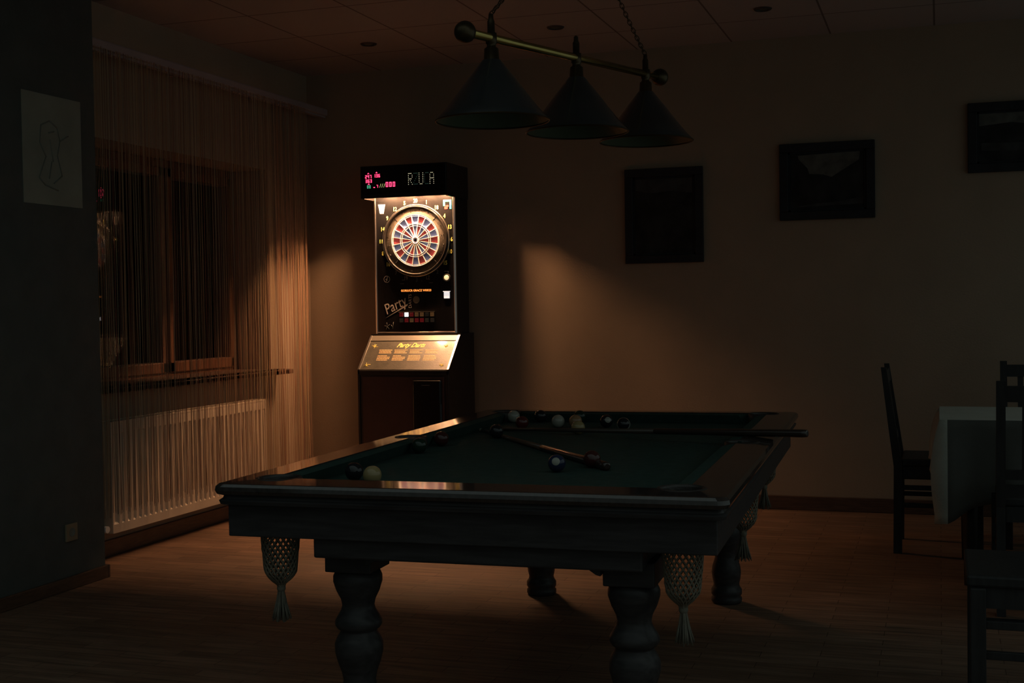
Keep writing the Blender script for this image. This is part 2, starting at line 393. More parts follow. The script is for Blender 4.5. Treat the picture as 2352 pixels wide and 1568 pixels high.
for k in range(64):
    y = -hy+0.012+k*(2*hy-0.024)/63; box(b, 0.03, xf, y-0.0035, y+0.0035, hz-0.010, hz-0.003)
obj('top_grille', b, 'radiator', rad)
b = BM(); tube(b, (0.07, -hy, 0.03), (0.07, -hy-0.06, 0.03), 0.011, n=12); tube(b, (0.07, -hy-0.05, 0.03), (0.07, -hy-0.05, -0.142), 0.008, n=12)
tube(b, (0.07, -hy-0.05, 0.03), (0.12, -hy-0.05, 0.03), 0.016, 0.018, n=14)
obj('valve', b, 'white', rad)
b = BM()
b.free()
for s in (-1, 1): b = BM(); box(b, 0.001, 0.03, s*0.6-0.02, s*0.6+0.02, 0.05, hz-0.08); obj('bracket', b, 'chrome', rad)

# ------------------------------------------------------------------ curtain rail and string curtain
b = BM(); box(b, -4.075, -4.0, 5.19, 7.93, 2.625, 2.672, 0.01); box(b, -4.055, -4.02, 5.19, 7.93, 2.612, 2.626)
for y in (5.4, 6.3, 7.2, 7.8): box(b, XW, -4.06, y-0.015, y+0.015, 2.64, 2.66)
cr = obj('curtain_rail', b, 'railwhite'); tag(cr, 'long pale curtain rail running above the window', 'curtain rail')
b = BM()
y = 5.305
rnd = random.Random(3)
while y < 7.56:
    dens = 0.0062 if y < 7.0 else 0.0048
    y += dens*(0.35+1.3*rnd.random())
    x = -3.985+rnd.uniform(-0.014, 0.014); r = rnd.uniform(0.0007, 0.0014)
    zb = 0.262+rnd.uniform(-0.015, 0.03)
    if y > 7.5: zb += 0.04
    sway, ph = rnd.uniform(-0.012, 0.012), rnd.uniform(0, 6)
    prev = None; K = 7
    for k in range(K+1):
        t = k/K; z = 2.625+(zb-2.625)*t
        cx = x+0.006*math.sin(ph+4*t)*t; cy = y+sway*t+0.004*math.sin(ph+5*t)*t
        ring = [b.verts.new((cx+r*math.cos(a), cy+r*math.sin(a), z)) for a in (0.5, 2.6, 4.7)]
        if prev:
            for q in range(3): b.faces.new((prev[q], prev[(q+1) % 3], ring[(q+1) % 3], ring[q]))
        prev = ring
sc = obj('string_curtain', b, 'string'); tag(sc, 'brown and orange string curtain hanging in front of the window', 'curtain', kind='stuff')

# ------------------------------------------------------------------ the electronic dart machine
dm = empty('dart_machine', (-3.24, 7.40, 0), 0, 'tall black electronic dart machine with a lit red and blue board', 'dart machine')
prof = [(0.0, 0.03), (0.0, 0.895), (0.212, 1.108), (0.212, 1.122), (0.46, 1.122), (0.46, 0.03)]
b = BM(); prism(b, prof, -0.315, 0.315, 'x')
for sx in (-1, 1):
    for yy in (0.05, 0.41): lathe(b, [(0.025, 0.0), (0.025, 0.031)], (sx*0.26, yy, 0), 14)
lc = obj('lower_cabinet', b, 'blackplastic', dm)
b = BM(); box(b, -0.283, 0.283, -0.006, 0.002, 0.07, 0.855, 0.003); obj('front_panel', b, 'redlam', dm)
b = BM()
for s in (-1, 1): box(b, s*0.307-0.008, s*0.307+0.008, -0.008, 0.004, 0.03, 0.895, 0.003)
box(b, -0.315, 0.315, -0.008, 0.004, 0.865, 0.895, 0.003)
obj('edge_moulding', b, 'blackplastic', dm)
b = BM(); box(b, 0.068, 0.268, -0.02, 0.002, 0.40, 0.835, 0.012, seg=3); cd = obj('coin_door', b, 'blackgloss', dm)
b = BM(); box(b, 0.135, 0.19, -0.0225, -0.019, 0.800, 0.8025); obj('coin_slot', b, 'chrome', cd)
b = BM(); lathe(b, [(0.009, -0.024), (0.009, -0.018)], (0.21, 0, 0.66), 14, 'y'); obj('lock', b, 'blackgloss', cd)
# sloping console
n45 = Vector((0, -0.7088, 0.7054)); up45 = Vector((0, 0.7054, 0.7088)); O = Vector((0, 0.0, 0.895))
def slope_quad(bm, u0, u1, v0, v1, h0, h1, bev=0.0, mi=0):
    vv = []
    for h in (h0, h1):
        for v in (v0, v1):
            for u in (u0, u1): vv.append(bm.verts.new(O+Vector((u, 0, 0))+up45*v+n45*h))
    for idx in ((0,2,3,1),(4,5,7,6),(0,1,5,4),(2,6,7,3),(0,4,6,2),(1,3,7,5)):
        f = bm.faces.new([vv[i] for i in idx]); f.material_index = mi
L45 = 0.3005
b = BM(); slope_quad(b, -0.303, 0.303, 0.002, 0.248, -0.002, 0.004); cp = obj('console_panel', b, 'gold', dm)
b = BM(); slope_quad(b, -0.303, 0.303, 0.254, 0.299, -0.002, 0.006); obj('console_strip', b, 'goldtop', dm)
for s in (-1, 1):
    b = BM(); slope_quad(b, s*0.309-0.006, s*0.309+0.006, 0.0, 0.30, -0.002, 0.009); obj('console_trim', b, 'chrome', dm)
rotS = (math.radians(45), 0, 0)
def on_slope(u, v, h=0.0045): return O+Vector((u, 0, 0))+up45*v+n45*h
text('title_lettering', 'Party Darts', 0.052, on_slope(-0.005, 0.212), 'yellow', cp, rotS, 0.0006, shear=0.5, bold=0.0012, sx=0.80)
rr = random.Random(5)
for c in range(4):
    b = BM(); u0 = -0.215+c*0.108
    for k in range(8):
        if k == 3: continue
        wd = 0.092 if k in (0, 2, 5, 6) else rr.uniform(0.06, 0.09)
        v = 0.168-k*0.0125
        x = u0+(0.004 if k else 0)
        while x < u0+wd:
            ww = rr.uniform(0.006, 0.02); slope_quad(b, x, min(x+ww, u0+wd), v, v+0.0062, 0.004, 0.0048); x += ww+0.0025
    obj('rules_text', b, 'cream', cp)
def splat(u, v, s, seed):
    q = random.Random(seed); b = BM()
    for k in range(7):
        a = k*PI*2/7+q.uniform(-.3, .3); l = s*q.uniform(0.5, 1)
        p = on_slope(u, v, 0.0048); e = on_slope(u+l*math.cos(a), v+l*math.sin(a), 0.0048)
        tube(b, p, e, 0.0028, 0.001, 6)
    obj('corner_ornament', b, 'yellow', cp)
splat(-0.258, 0.205, 0.028, 1); splat(-0.262, 0.04, 0.026, 2); splat(0.255, 0.04, 0.024, 3); splat(0.245, 0.205, 0.02, 4)

# upper cabinet, playing panel and its metal frame
b = BM(); box(b, -0.285, 0.285, 0.240, 0.46, 1.122, 2.02, 0.003); obj('upper_cabinet', b, 'blackplastic', dm)
YP = 0.228
b = BM(); box(b, -0.272, 0.272, YP, 0.242, 1.135, 2.03, 0.0); pp = obj('playing_panel', b, 'blackgloss', dm)
b = BM()
for s in (-1, 1): prism(b, [(s*0.2725, YP), (s*0.2725, YP-0.006), (s*0.276, YP-0.0075), (s*0.286, YP-0.0015), (s*0.2865, YP+0.012), (s*0.2725, YP+0.012)], 1.125, 2.02, 'z')
tube(b, (-0.278, YP+0.002, 1.13), (0.278, YP+0.002, 1.13), 0.0065, n=12)
obj('panel_frame', b, 'frametrim', dm)
# the hooded header that holds the lamps
b = BM()
HX, HY0, HY1 = 0.299, 0.06, 0.435
box(b, -HX, HX, HY0, HY0+0.018, 2.001, 2.207)                     # fascia
for s in (-1, 1): box(b, min(s*HX, s*(HX-0.016)), max(s*HX, s*(HX-0.016)), HY0+0.018, HY1, 1.998, 2.207)
box(b, -HX+0.016, HX-0.016, HY0+0.018, HY1, 2.190, 2.207)
box(b, -HX+0.016, HX-0.016, HY1-0.016, HY1, 2.02, 2.190)
hd = obj('header', b, 'blackplastic', dm)
b = BM(); prism(b, [(HY0+0.018, 2.12), (0.15, 2.10), (0.245, 2.03), (0.245, 2.10), (0.15, 2.14), (HY0+0.018, 2.14)], -HX+0.016, HX-0.016, 'x')
obj('reflector', b, 'lining', hd)
for bx in (-0.13, 0.0, 0.13):  # added baffles between the bulbs, unseen, to cut the sideways spill
    b = BM(); box(b, bx-0.0015, bx+0.0015, HY0+0.019, 0.215, 2.018, 2.12); obj('added_baffle', b, 'lining', hd)
for bx in (-0.195, -0.065, 0.065, 0.195):
    b = BM(); tube(b, (bx-0.026, 0.148, 2.064), (bx+0.026, 0.148, 2.064), 0.0075, n=12); o = obj('bulb', b, 'bulb', hd)
    for sx in (-0.0315, 0.0315):
        b = BM(); box(b, bx+sx-0.0045, bx+sx+0.0045, 0.138, 0.158, 2.052, 2.105); obj('bulb_holder', b, 'white', hd)
b = BM(); box(b, -HX+0.004, HX-0.004, HY0-0.006, HY0, 2.024, 2.203, 0.0015); dp = obj('display_panel', b, 'blackgloss', dm)
YD = HY0-0.0075
SEG = {'0': 'abcdef', '1': 'bc', '2': 'abged', '3': 'abgcd', '4': 'fgbc', '5': 'afgcd', '6': 'afgedc', '7': 'abc', '8': 'abcdefg', '9': 'abfgcd'}
def sevenseg(name, s, x, z, h, material):
    b = BM(); w_ = h*0.5; t = h*0.14; pit = w_+h*0.28
    for k, ch in enumerate(s):
        X = x+k*pit
        for g in SEG.get(ch, ''):
            x0, x1, z0, z1 = {'a': (0, w_, h-t, h), 'd': (0, w_, 0, t), 'g': (0, w_, h/2-t/2, h/2+t/2), 'b': (w_-t, w_, h/2, h),
                              'c': (w_-t, w_, 0, h/2), 'f': (0, t, h/2, h), 'e': (0, t, 0, h/2)}[g]
            box(b, X+x0, X+x1, YD-0.0015, YD, z+z0, z+z1)
    return obj(name, b, material, dp)
sevenseg('score_digits', '247', -0.262, 2.128, 0.021, 'ledred'); sevenseg('score_digits', '136', -0.202, 2.132, 0.021, 'ledred')
sevenseg('score_digits', '363', -0.260, 2.100, 0.021, 'ledred'); sevenseg('round_digits', '00', -0.250, 2.064, 0.019, 'ledgreen')
sevenseg('round_digits', '7', -0.183, 2.066, 0.018, 'ledred'); sevenseg('total_digits', '000', -0.118, 2.068, 0.031, 'ledred')
for (x, z) in ((-0.240, 2.156), (-0.182, 2.160), (-0.238, 2.088)):
    b = BM(); prism(b, [(x-0.007, z), (x+0.007, z), (x, z+0.008)], YD-0.0012, YD, 'y'); obj('player_arrow', b, 'ledred', dp)
b = BM(); box(b, -0.205, -0.195, YD-0.0012, YD, 2.066, 2.071); obj('round_dash', b, 'ledred', dp)
b = BM()
for k in range(3):
    x = -0.163+k*0.014; prism(b, [(x, 2.066), (x+0.003, 2.066), (x+0.012, 2.090), (x+0.009, 2.090)], YD-0.0012, YD, 'y')
obj('dart_marks', b, 'ledyellow', dp)
G57 = {'R': ['11110', '10001', '10001', '11110', '10100', '10010', '10001'], 'Z': ['11111', '00001', '00010', '00100', '01000', '10000', '11111'],
       'U': ['10001']*6+['01110'], 'C': ['01111', '10000', '10000', '10000', '10000', '10000', '01111'], 'A': ['01110', '10001', '10001', '11111', '10001', '10001', '10001']}
for k, ch in enumerate('RZUCA'):
    b = BM(); X = 0.040+k*0.0368
    for r_, row in enumerate(G57[ch]):
        for c_, v in enumerate(row):
            if v == '1':
                x = X+c_*0.0064; z = 2.146-r_*0.0115
                lathe(b, [(0.0021, YD-0.001), (0.0021, YD)], (x, 0, z), 6, 'y')
    obj('matrix_letter', b, 'leddot' if ch in 'RUA' else 'leddim', dp)

# dartboard
BX, BZ = 0.011, 1.729
db = obj('board_rim', (lambda b: (lathe(b, [(0.212, YP), (0.214, YP-0.018), (0.219, YP-0.026), (0.226, YP-0.020), (0.231, YP)], (BX, 0, BZ), 72, 'y', cap=False), b)[1])(BM()), 'chrome', pp)
db.data.materials.clear(); db.data.materials.append(mat('rim_black_gloss', (0.02, 0.018, 0.017), 0.3, metal=0.2, noise=0.1))
b = BM(); lathe(b, [(0.230, YP), (0.230, YP-0.011), (0.2325, YP-0.014), (0.2355, YP-0.011), (0.2365, YP)], (BX, 0, BZ), 80, 'y', cap=False); obj('rim_edge', b, 'chrome', pp)
b = BM(); lathe(b, [(0.165, YP-0.002), (0.165, YP-0.014), (0.171, YP-0.016), (0.178, YP-0.012), (0.210, YP-0.010), (0.214, YP-0.001)], (BX, 0, BZ), 72, 'y', cap=False)
cring = obj('catch_ring', b, 'catch', pp)
b = BM()
for k in range(20):
    a = 2*PI*(k+0.5)/20
    for rr_ in ((0.199,) if k % 5 else (0.199, 0.185)):
        x, z = BX+rr_*math.cos(a), BZ+rr_*math.sin(a)
        b = BM(); sphere(b, (x, YP-0.0105, z), 0.0034, n=8, m_=5); obj('screw', b, 'blackgloss', cring)
for k in range(4):
    a = PI/4+k*PI/2; p0 = Vector((BX+0.178*math.cos(a), YP-0.0125, BZ+0.178*math.sin(a))); p1 = Vector((BX+0.217*math.cos(a), YP-0.008, BZ+0.217*math.sin(a)))
    b = BM(); tube(b, p0, p1, 0.0022, n=6); obj('ring_seam', b, 'blackgloss', cring)
R = 0.168
def wedge(bm, r0, r1, a0, a1, y, mi, n=4):
    A = [bm.verts.new((BX+r0*math.sin(a0+(a1-a0)*k/n), y, BZ+r0*math.cos(a0+(a1-a0)*k/n))) for k in range(n+1)]
    B = [bm.verts.new((BX+r1*math.sin(a0+(a1-a0)*k/n), y, BZ+r1*math.cos(a0+(a1-a0)*k/n))) for k in range(n+1)]
    for k in range(n): f = bm.faces.new((A[k], A[k+1], B[k+1], B[k])); f.material_index = mi
b = BM()
for k in range(20):
    a0, a1 = 2*PI*(k-0.5)/20, 2*PI*(k+0.5)/20; mi = 0 if k % 2 else 1
    wedge(b, 0.010, R, a0, a1, YP-0.002, mi)
obj('scoring_segments', b, ['segred', 'segblue'], pp)
b = BM()
for k in range(20):
    a = 2*PI*(k+0.5)/20
    p0 = Vector((BX+0.016*math.sin(a), YP-0.0150, BZ+0.016*math.cos(a))); p1 = Vector((BX+R*math.sin(a), YP-0.0150, BZ+R*math.cos(a)))
    d = (p1-p0).normalized(); s = Vector((d.z, 0, -d.x))
    w0, w1 = 0.0012, 0.0019
    vv = [b.verts.new(p) for p in (p0-s*w0, p0+s*w0, p1+s*w1, p1-s*w1)]; vb = [b.verts.new(v.co+Vector((0, 0.0125, 0))) for v in vv]
    b.faces.new(vv); [b.faces.new((vv[i], vv[(i+1) % 4], vb[(i+1) % 4], vb[i])) for i in range(4)]
for r, w_ in ((R-0.001, 0.0022), (R*0.945, 0.0011), (R*0.635, 0.0012), (R*0.565, 0.0012), (0.020, 0.0045)):
    lathe(b, [(r-w_, YP-0.002), (r-w_, YP-0.0155), (r+w_, YP-0.0155), (r+w_, YP-0.002)], (BX, 0, BZ), 80, 'y', cap=False)
obj('board_spider', b, 'spider', pp)
b = BM(); lathe(b, [(0.0152, YP-0.002), (0.0152, YP-0.015), (0.009, YP-0.015), (0.0088, YP-0.007)], (BX, 0, BZ), 28, 'y'); lathe(b, [(0.006, YP-0.005), (0.006, YP-0.012)], (BX, 0, BZ), 20, 'y')
obj('bullseye', b, 'bull', pp)
order = [20, 1, 18, 4, 13, 6, 10, 15, 2, 17, 3, 19, 7, 16, 8, 11, 14, 9, 12, 5]
for k, nn in enumerate(order):
    a = 2*PI*k/20; rr_ = 0.257
    text('sector_number', str(nn), 0.036, (BX+rr_*math.sin(a)*0.97, YP-0.002, BZ+rr_*math.cos(a)), 'dimprint' if nn in (7, 19, 3, 17, 2) else 'numprint', pp, bold=0.0010, sx=0.8, depth=0.0006)
# small graphics and controls
b = BM(); prism(b, [(-0.243, 1.912), (-0.217, 1.912), (-0.205, 1.972), (-0.255, 1.972)], YP-0.0016, YP, 'y'); cup = obj('cup_print', b, 'white', pp)
b = BM()
for (x, z) in ((-0.240, 1.945), (-0.230, 1.948), (-0.220, 1.945)):
    box(b, x-0.002, x+0.002, YP-0.0026, YP-0.001, z-0.012, z+0.008)
box(b, -0.243, -0.217, YP-0.0026, YP-0.001, 1.961, 1.964)
obj('cup_marks', b, 'dimprint', cup)
b = BM()
box(b, 0.205, 0.262, YP-0.0016, YP, 1.972, 1.985); box(b, 0.205, 0.218, YP-0.0016, YP, 1.945, 1.972); box(b, 0.249, 0.262, YP-0.0016, YP, 1.925, 1.972)
arc = obj('arch_print', b, 'green', pp)
b = BM(); box(b, 0.214, 0.236, YP-0.0026, YP-0.0006, 1.925, 1.941); box(b, 0.222, 0.243, YP-0.0026, YP-0.0006, 1.939, 1.950); obj('arch_mark', b, 'redprint', arc)
b = BM(); lathe(b, [(0.0225, YP-0.0014), (0.0195, YP-0.0014)], (-0.202, 0, 1.4815), 32, 'y', cap=False)
tube(b, (-0.208, YP-0.001, 1.464), (-0.196, YP-0.001, 1.50), 0.0018, n=6); tube(b, (-0.212, YP-0.001, 1.482), (-0.194, YP-0.001, 1.474), 0.001, n=6)
obj('bull_print', b, 'greyprint', pp)
b = BM(); lathe(b, [(0.0255, YP), (0.0255, YP-0.008), (0.019, YP-0.010), (0.018, YP-0.006)], (0.222, 0, 1.484), 32, 'y'); rb = obj('player_button', b, 'goldtop', pp)
b = BM(); lathe(b, [(0.0165, YP-0.006), (0.0150, YP-0.013), (0.006, YP-0.0145)], (0.222, 0, 1.484), 28, 'y'); obj('button_cap', b, 'btnwarm', rb)
b = BM(); box(b, 0.200, 0.240, YP-0.006, YP, 1.349, 1.390, 0.002); box(b, 0.196, 0.244, YP-0.009, YP, 1.392, 1.396); obj('coin_return', b, 'lamplit', pp)
b = BM(); box(b, 0.205, 0.235, YP-0.0015, YP, 1.522, 1.5255); box(b, 0.228, 0.236, YP-0.0015, YP, 1.516, 1.523); obj('arrow_print', b, 'greyprint', pp)
b = BM(); lathe(b, [(0.023, YP), (0.023, YP-0.003), (0.019, YP-0.004)], (0.005, 0, 1.344), 28, 'y'); obj('loudspeaker', b, 'dimprint', pp)
for (x, z, w_) in ((-0.085, 1.474, 0.016), (0.093, 1.476, 0.022), (-0.095, 1.450, 0.026), (0.11, 1.452, 0.024), (0.045, 1.466, 0.006)):
    b = BM(); box(b, x-w_/2, x+w_/2, YP-0.0012, YP, z-0.0022, z+0.0022); obj('small_print', b, 'dimprint', pp)
text('display_line', 'GORIUCR GRACZ WRR23', 0.0185, (0.005, YP-0.002, 1.4035), 'ledorange', pp, bold=0.0004, sx=1.0, depth=0.0006)
text('logo_lettering', 'Party', 0.098, (-0.145, YP-0.002, 1.308), 'greyprint', pp, shear=0.15, spin=math.radians(24), sx=0.80, depth=0.0006)
b = BM(); prism(b, [(-0.215, 1.226), (-0.06, 1.305), (-0.055, 1.318), (-0.066, 1.314)], YP-0.0016, YP, 'y'); obj('logo_underline', b, 'greyprint', pp)
text('logo_caption', 'DARTS', 0.030, (-0.038, YP-0.002, 1.335), 'greyprint', pp, spin=PI/2, depth=0.0006)
b = BM()
for k in range(5):
    a = 0.5+k*1.25; tube(b, (-0.205, YP-0.001, 1.172), (-0.205+0.02*math.cos(a), YP-0.001, 1.172+0.026*math.sin(a)), 0.0015, n=5)
tube(b, (-0.166, YP-0.001, 1.155), (-0.160, YP-0.001, 1.20), 0.0018, n=5); tube(b, (-0.178, YP-0.001, 1.182), (-0.166, YP-0.001, 1.165), 0.0014, n=5)
obj('dart_ornament', b, 'dimprint', pp)
b = BM(); box(b, -0.118, 0.132, YP-0.014, YP, 1.2635, 1.2665); obj('button_ledge', b, 'chrome', pp)
top = ['btnred', 'btnlit', 'btnred', 'btnamber', 'btnamber', 'btngrey', 'btnamber']; bot = ['btngrey', 'btnred', 'btnamber', 'btnred', 'btnred', 'btngrey', 'btngrey']
for r_, rowm in enumerate((top, bot)):
    for k, mm in enumerate(rowm):
        x = -0.102+k*0.0362; z = 1.2475-r_*0.037
        b = BM(); box(b, x-0.0135, x+0.0135, YP-0.006, YP, z-0.0135, z+0.0135, 0.002); bt = obj('game_button', b, mm, pp)
        if mm != 'btnlit':
            b = BM(); box(b, x-0.009, x+0.009, YP-0.0068, YP-0.0055, z+0.007, z+0.0095); box(b, x-0.006, x+0.009, YP-0.0068, YP-0.0055, z-0.009, z-0.007); obj('button_print', b, 'cream' if mm == 'btnamber' else 'greyprint', bt)

# ------------------------------------------------------------------ pool table
TH = math.radians(2.1)
pt = empty('pool_table', (-1.286, 4.45, 0), TH, 'dark wooden pool table with green cloth and hanging net pockets', 'pool table')
RW, RL, ZT, ZB = 0.734, 1.30, 0.800, 0.757
PW, PL = 0.565, 1.125
pocks = [(sx*0.592, sy*1.152, 0.068) for sx in (-1, 1) for sy in (-1, 1)] + [(sx*0.625, 0, 0.062) for sx in (-1, 1)]
def pock_cut(extra=0, z0=0.4, z1=0.9):
    b = BM()
    for x, y, r in pocks: lathe(b, [(r+extra, z0), (r+extra, z1)], (x, y, 0), 40)
    return b
def rrect(hx, hy_, r, n=8):
    P = []
    for cx, cy, a0 in ((hx-r, hy_-r, 0), (-hx+r, hy_-r, PI/2), (-hx+r, -hy_+r, PI), (hx-r, -hy_+r, 1.5*PI)):
        for k in range(n+1):
            a = a0+PI/2*k/n; P.append((cx+r*math.cos(a), cy+r*math.sin(a)))
    return P
def ring_prism(profile, inner, ztop=None):
    """profile: (inset, z) from bottom to top of the outer edge; inner: half sizes of the opening"""
    b = BM(); loops = []
    for ins, z in profile:
        loops.append([b.verts.new((x, y, z)) for x, y in rrect(RW-ins, RL-ins, max(0.035-ins*0.3, 0.01))])
    n = len(loops[0])
    inn = []
    for z in (ztop or profile[-1][1], profile[0][1]):
        inn.append([b.verts.new((max(-inner[0], min(inner[0], x)), max(-inner[1], min(inner[1], y)), z)) for x, y in rrect(inner[0], inner[1], 0.0001)])
    seq = loops+inn
    for a, c in zip(seq, seq[1:]+seq[:1]):
        for k in range(n): b.faces.new((a[k], a[(k+1) % n], c[(k+1) % n], c[k]))
    return b
me = boolean(ring_prism([(0.014, 0.766), (0.004, 0.770), (0.0, 0.780), (0.002, 0.791), (0.010, 0.798), (0.018, 0.7992)], (PW+0.045, PL+0.045), 0.8025), pock_cut())
tr_ = link_mesh('top_rail', me, 'rail', pt)
me = boolean(ring_prism([(0.036, 0.738), (0.012, 0.740), (0.009, 0.750), (0.018, 0.756), (0.022, 0.767)], (PW+0.05, PL+0.05)), pock_cut())
link_mesh('rail_moulding', me, 'wood', pt)
b = BM(); box(b, -RW+0.10, RW-0.10, -RL+0.10, RL-0.10, 0.70, ZB); link_mesh('playing_bed', boolean(b, pock_cut(-0.004)), 'cloth', pt)
def cushion(p0, p1, nrm):
    # p0..p1 along the nose line; nrm points to the playing area
    b = BM(); p0, p1, nrm = Vector(p0), Vector(p1), Vector(nrm); d = (p1-p0).normalized()
    sec = [(0.052, ZT-0.002), (0.030, ZT-0.001), (0.0, ZB+0.038), (0.004, ZB+0.030), (0.018, ZB+0.0005), (0.052, ZB+0.0005)]
    A, B = [], []
    for back, z in sec:
        e = 0.055-back*1.0
        q = p0+d*(e)-nrm*back; A.append(b.verts.new((q.x, q.y, z)))
        q = p1-d*(e)-nrm*back; B.append(b.verts.new((q.x, q.y, z)))
    b.faces.new(A); b.faces.new(B[::-1])
    for k in range(len(sec)): b.faces.new((A[k], B[k], B[(k+1) % len(sec)], A[(k+1) % len(sec)]))
    obj('cushion', b, 'cloth', pt)
g = 0.055
for s in (-1, 1):
    cushion((-PW+g-0.03, s*PL, 0), (PW-g+0.03, s*PL, 0), (0, -s, 0))
    cushion((s*PW, -PL+g-0.03, 0), (s*PW, -0.03, 0), (-s, 0, 0)); cushion((s*PW, 0.03, 0), (s*PW, PL-g+0.03, 0), (-s, 0, 0))
AX, AL = 0.699, 1.262
b = BM(); box(b, -AX, AX, -AL, AL, 0.645, 0.740, 0.003)
c = BM(); box(c, -AX+0.03, AX-0.03, -AL+0.03, AL-0.03, 0.60, 0.80)
link_mesh('apron', boolean(b, c), 'wood', pt)
b = BM(); box(b, -0.444, 0.500, -1.242, 1.215, 0.588, 0.700, 0.006)
c = BM(); box(c, -0.40, 0.40, -1.16, 1.15, 0.55, 0.690)
link_mesh('frame', boolean(b, c), 'wood', pt)
LEGP = [(0.0, 0.0), (0.060, 0.0), (0.066, 0.010), (0.066, 0.022), (0.060, 0.030), (0.066, 0.040), (0.066, 0.058), (0.058, 0.070), (0.055, 0.082), (0.060, 0.105), (0.063, 0.132),
        (0.060, 0.158), (0.051, 0.185), (0.047, 0.205), (0.052, 0.230), (0.063, 0.260), (0.071, 0.290), (0.071, 0.315), (0.064, 0.332), (0.053, 0.350), (0.054, 0.354), (0.063, 0.360),
        (0.069, 0.370), (0.069, 0.382), (0.061, 0.396), (0.051, 0.412), (0.047, 0.426), (0.051, 0.444), (0.063, 0.468), (0.072, 0.496), (0.072, 0.512), (0.065, 0.528), (0.055, 0.533)]
LEGP[0] = (0.001, 0.0)
for lx, ly in ((-0.374, -1.092), (0.448, -1.098), (-0.379, 0.950), (0.443, 0.972)):
    b = BM(); lathe(b, LEGP, (lx, ly, 0), 40); box(b, lx-0.071, lx+0.071, ly-0.075, ly+0.075, 0.532, 0.60, 0.004)
    obj('leg', b, 'wood', pt)
for s, lx in ((1, -0.374), (-1, 0.448)):
    b = BM(); x0 = lx+s*0.071
    prism(b, [(x0, 0.565), (x0+s*0.012, 0.568), (x0+s*0.03, 0.580), (x0+s*0.045, 0.590), (x0, 0.590)] if s > 0 else [(x0, 0.590), (x0+s*0.045, 0.590), (x0+s*0.03, 0.580), (x0+s*0.012, 0.568), (x0, 0.565)], -1.20, -1.15, 'y')
    obj('corner_bracket', b, 'wood', pt)
def pocket(x, y, r):
    b = BM()
    lathe(b, [(r-0.002, 0.700), (r+0.001, 0.760), (r+0.001, 0.798), (r-0.003, 0.803), (r-0.010, 0.803), (r-0.012, 0.795), (r-0.010, 0.70)], (x, y, 0), 36, cap=False)
    pk = obj('pocket', b, 'leather', pt)
    # net: knotted diamonds on a tapering bag
    prf = []
    for k in range(19):
        t = k/18; z = 0.700-0.212*t
        prf.append((0.062-0.020*t if t < 0.8 else 0.046-0.035*((t-0.8)/0.2)**1.6, z))
    prf.append((0.0095, 0.482))
    n = 20; b = BM(); rings = []
    rj = random.Random(int(x*100+y*10))
    for k, (rr_, z) in enumerate(prf):
        off = 0.5*(k % 2); rings.append([Vector((x+rr_*math.cos(2*PI*(j+off)/n)+rj.uniform(-.001, .001), y+rr_*math.sin(2*PI*(j+off)/n)+rj.uniform(-.001, .001), z)) for j in range(n)])
    for k in range(len(rings)-1):
        A, B = rings[k], rings[k+1]
        for j in range(n):
            o_ = (j, (j-1) % n) if k % 2 == 0 else (j, (j+1) % n)
            for q in o_: tube(b, A[j], B[q], 0.0023+0.0008*k/19, n=4, cap=False)
    obj('net', b, 'net', pk)
    b = BM(); sphere(b, (x, y, 0.476), 0.013, n=14, m_=8)
    for k in range(60):
        a = rj.uniform(0, 2*PI); q = math.sqrt(rj.random())
        p = [Vector((x+0.008*q*math.cos(a), y+0.008*q*math.sin(a), 0.472)), Vector((x+0.016*q*math.cos(a), y+0.016*q*math.sin(a), 0.435)), Vector((x+0.030*q*math.cos(a)+rj.uniform(-.003, .003), y+0.030*q*math.sin(a), 0.385+rj.uniform(-.006, .008)))]
        tube(b, p[0], p[1], 0.0022, n=4, cap=False); tube(b, p[1], p[2], 0.0022, 0.0018, n=4)
    obj('tassel', b, 'tassel', pk)
for x, y, r in pocks: pocket(x, y, r)
TM = Matrix.Translation((-1.286, 4.45, 0)) @ Matrix.Rotation(TH, 4, 'Z')
# balls lying on the cloth (positions in the table's own frame)
def ball(u, v, mname, label, stripe=None, rot=(0, 0, 0), patch=None):
    b = BM(); sphere(b, (0, 0, 0), 0.0286, n=32, m_=20)
    mats = [mname]
    if stripe:
        mats.append(stripe)
        for f in b.faces:
            if abs(f.calc_center_median().z) < 0.0145: f.material_index = 1
    elif patch:
        mats.append(patch)
        for f in b.faces:
            if f.calc_center_median().z > 0.0245: f.material_index = 1
    o = obj('billiard_ball', b, mats)
    p = TM @ Vector((u, v, ZB+0.0288)); o.location = p; o.rotation_euler = rot
    tag(o, label, 'ball', 'balls on the pool table'); return o
ball(-0.530, 1.060, 'ballwhite', 'ivory ball nearest the far left corner pocket')
ball(-0.410, 1.088, 'ballblack', 'dark ball against the far cushion, second from the far left pocket')
ball(-0.226, 1.090, 'ballgreen', 'dark green ball against the middle of the far cushion')
ball(-0.266, 0.853, 'ballwhite', 'plain ivory ball left of the orange pair at the far end')
ball(-0.190, 0.862, 'ballorange', 'orange ball standing farther back in the orange pair')
ball(-0.112, 0.587, 'ballyellow', 'amber ball in front of the orange ball at the far end')
ball(-0.056, 0.878, 'ballblack', 'black ball with a round white spot', patch='ballwhite', rot=(math.radians(72), 0, math.radians(30)))
ball(0.046, 0.749, 'ballblack', 'dark ball with a white stripe, rightmost of the far group', stripe='ballwhite', rot=(math.radians(70), math.radians(40), 0))
ball(-0.408, 0.774, 'ballred', 'dark red ball between the ivory ball and the cue tip')
ball(-0.405, 0.391, 'ballblack', 'black ball beside the tip end of the slanting cue')
ball(-0.532, -0.155, 'ballgreen', 'dark ball against the left cushion near the side pocket')
ball(-0.532, 0.084, 'ballmaroon', 'maroon ball against the left cushion beyond the side pocket')
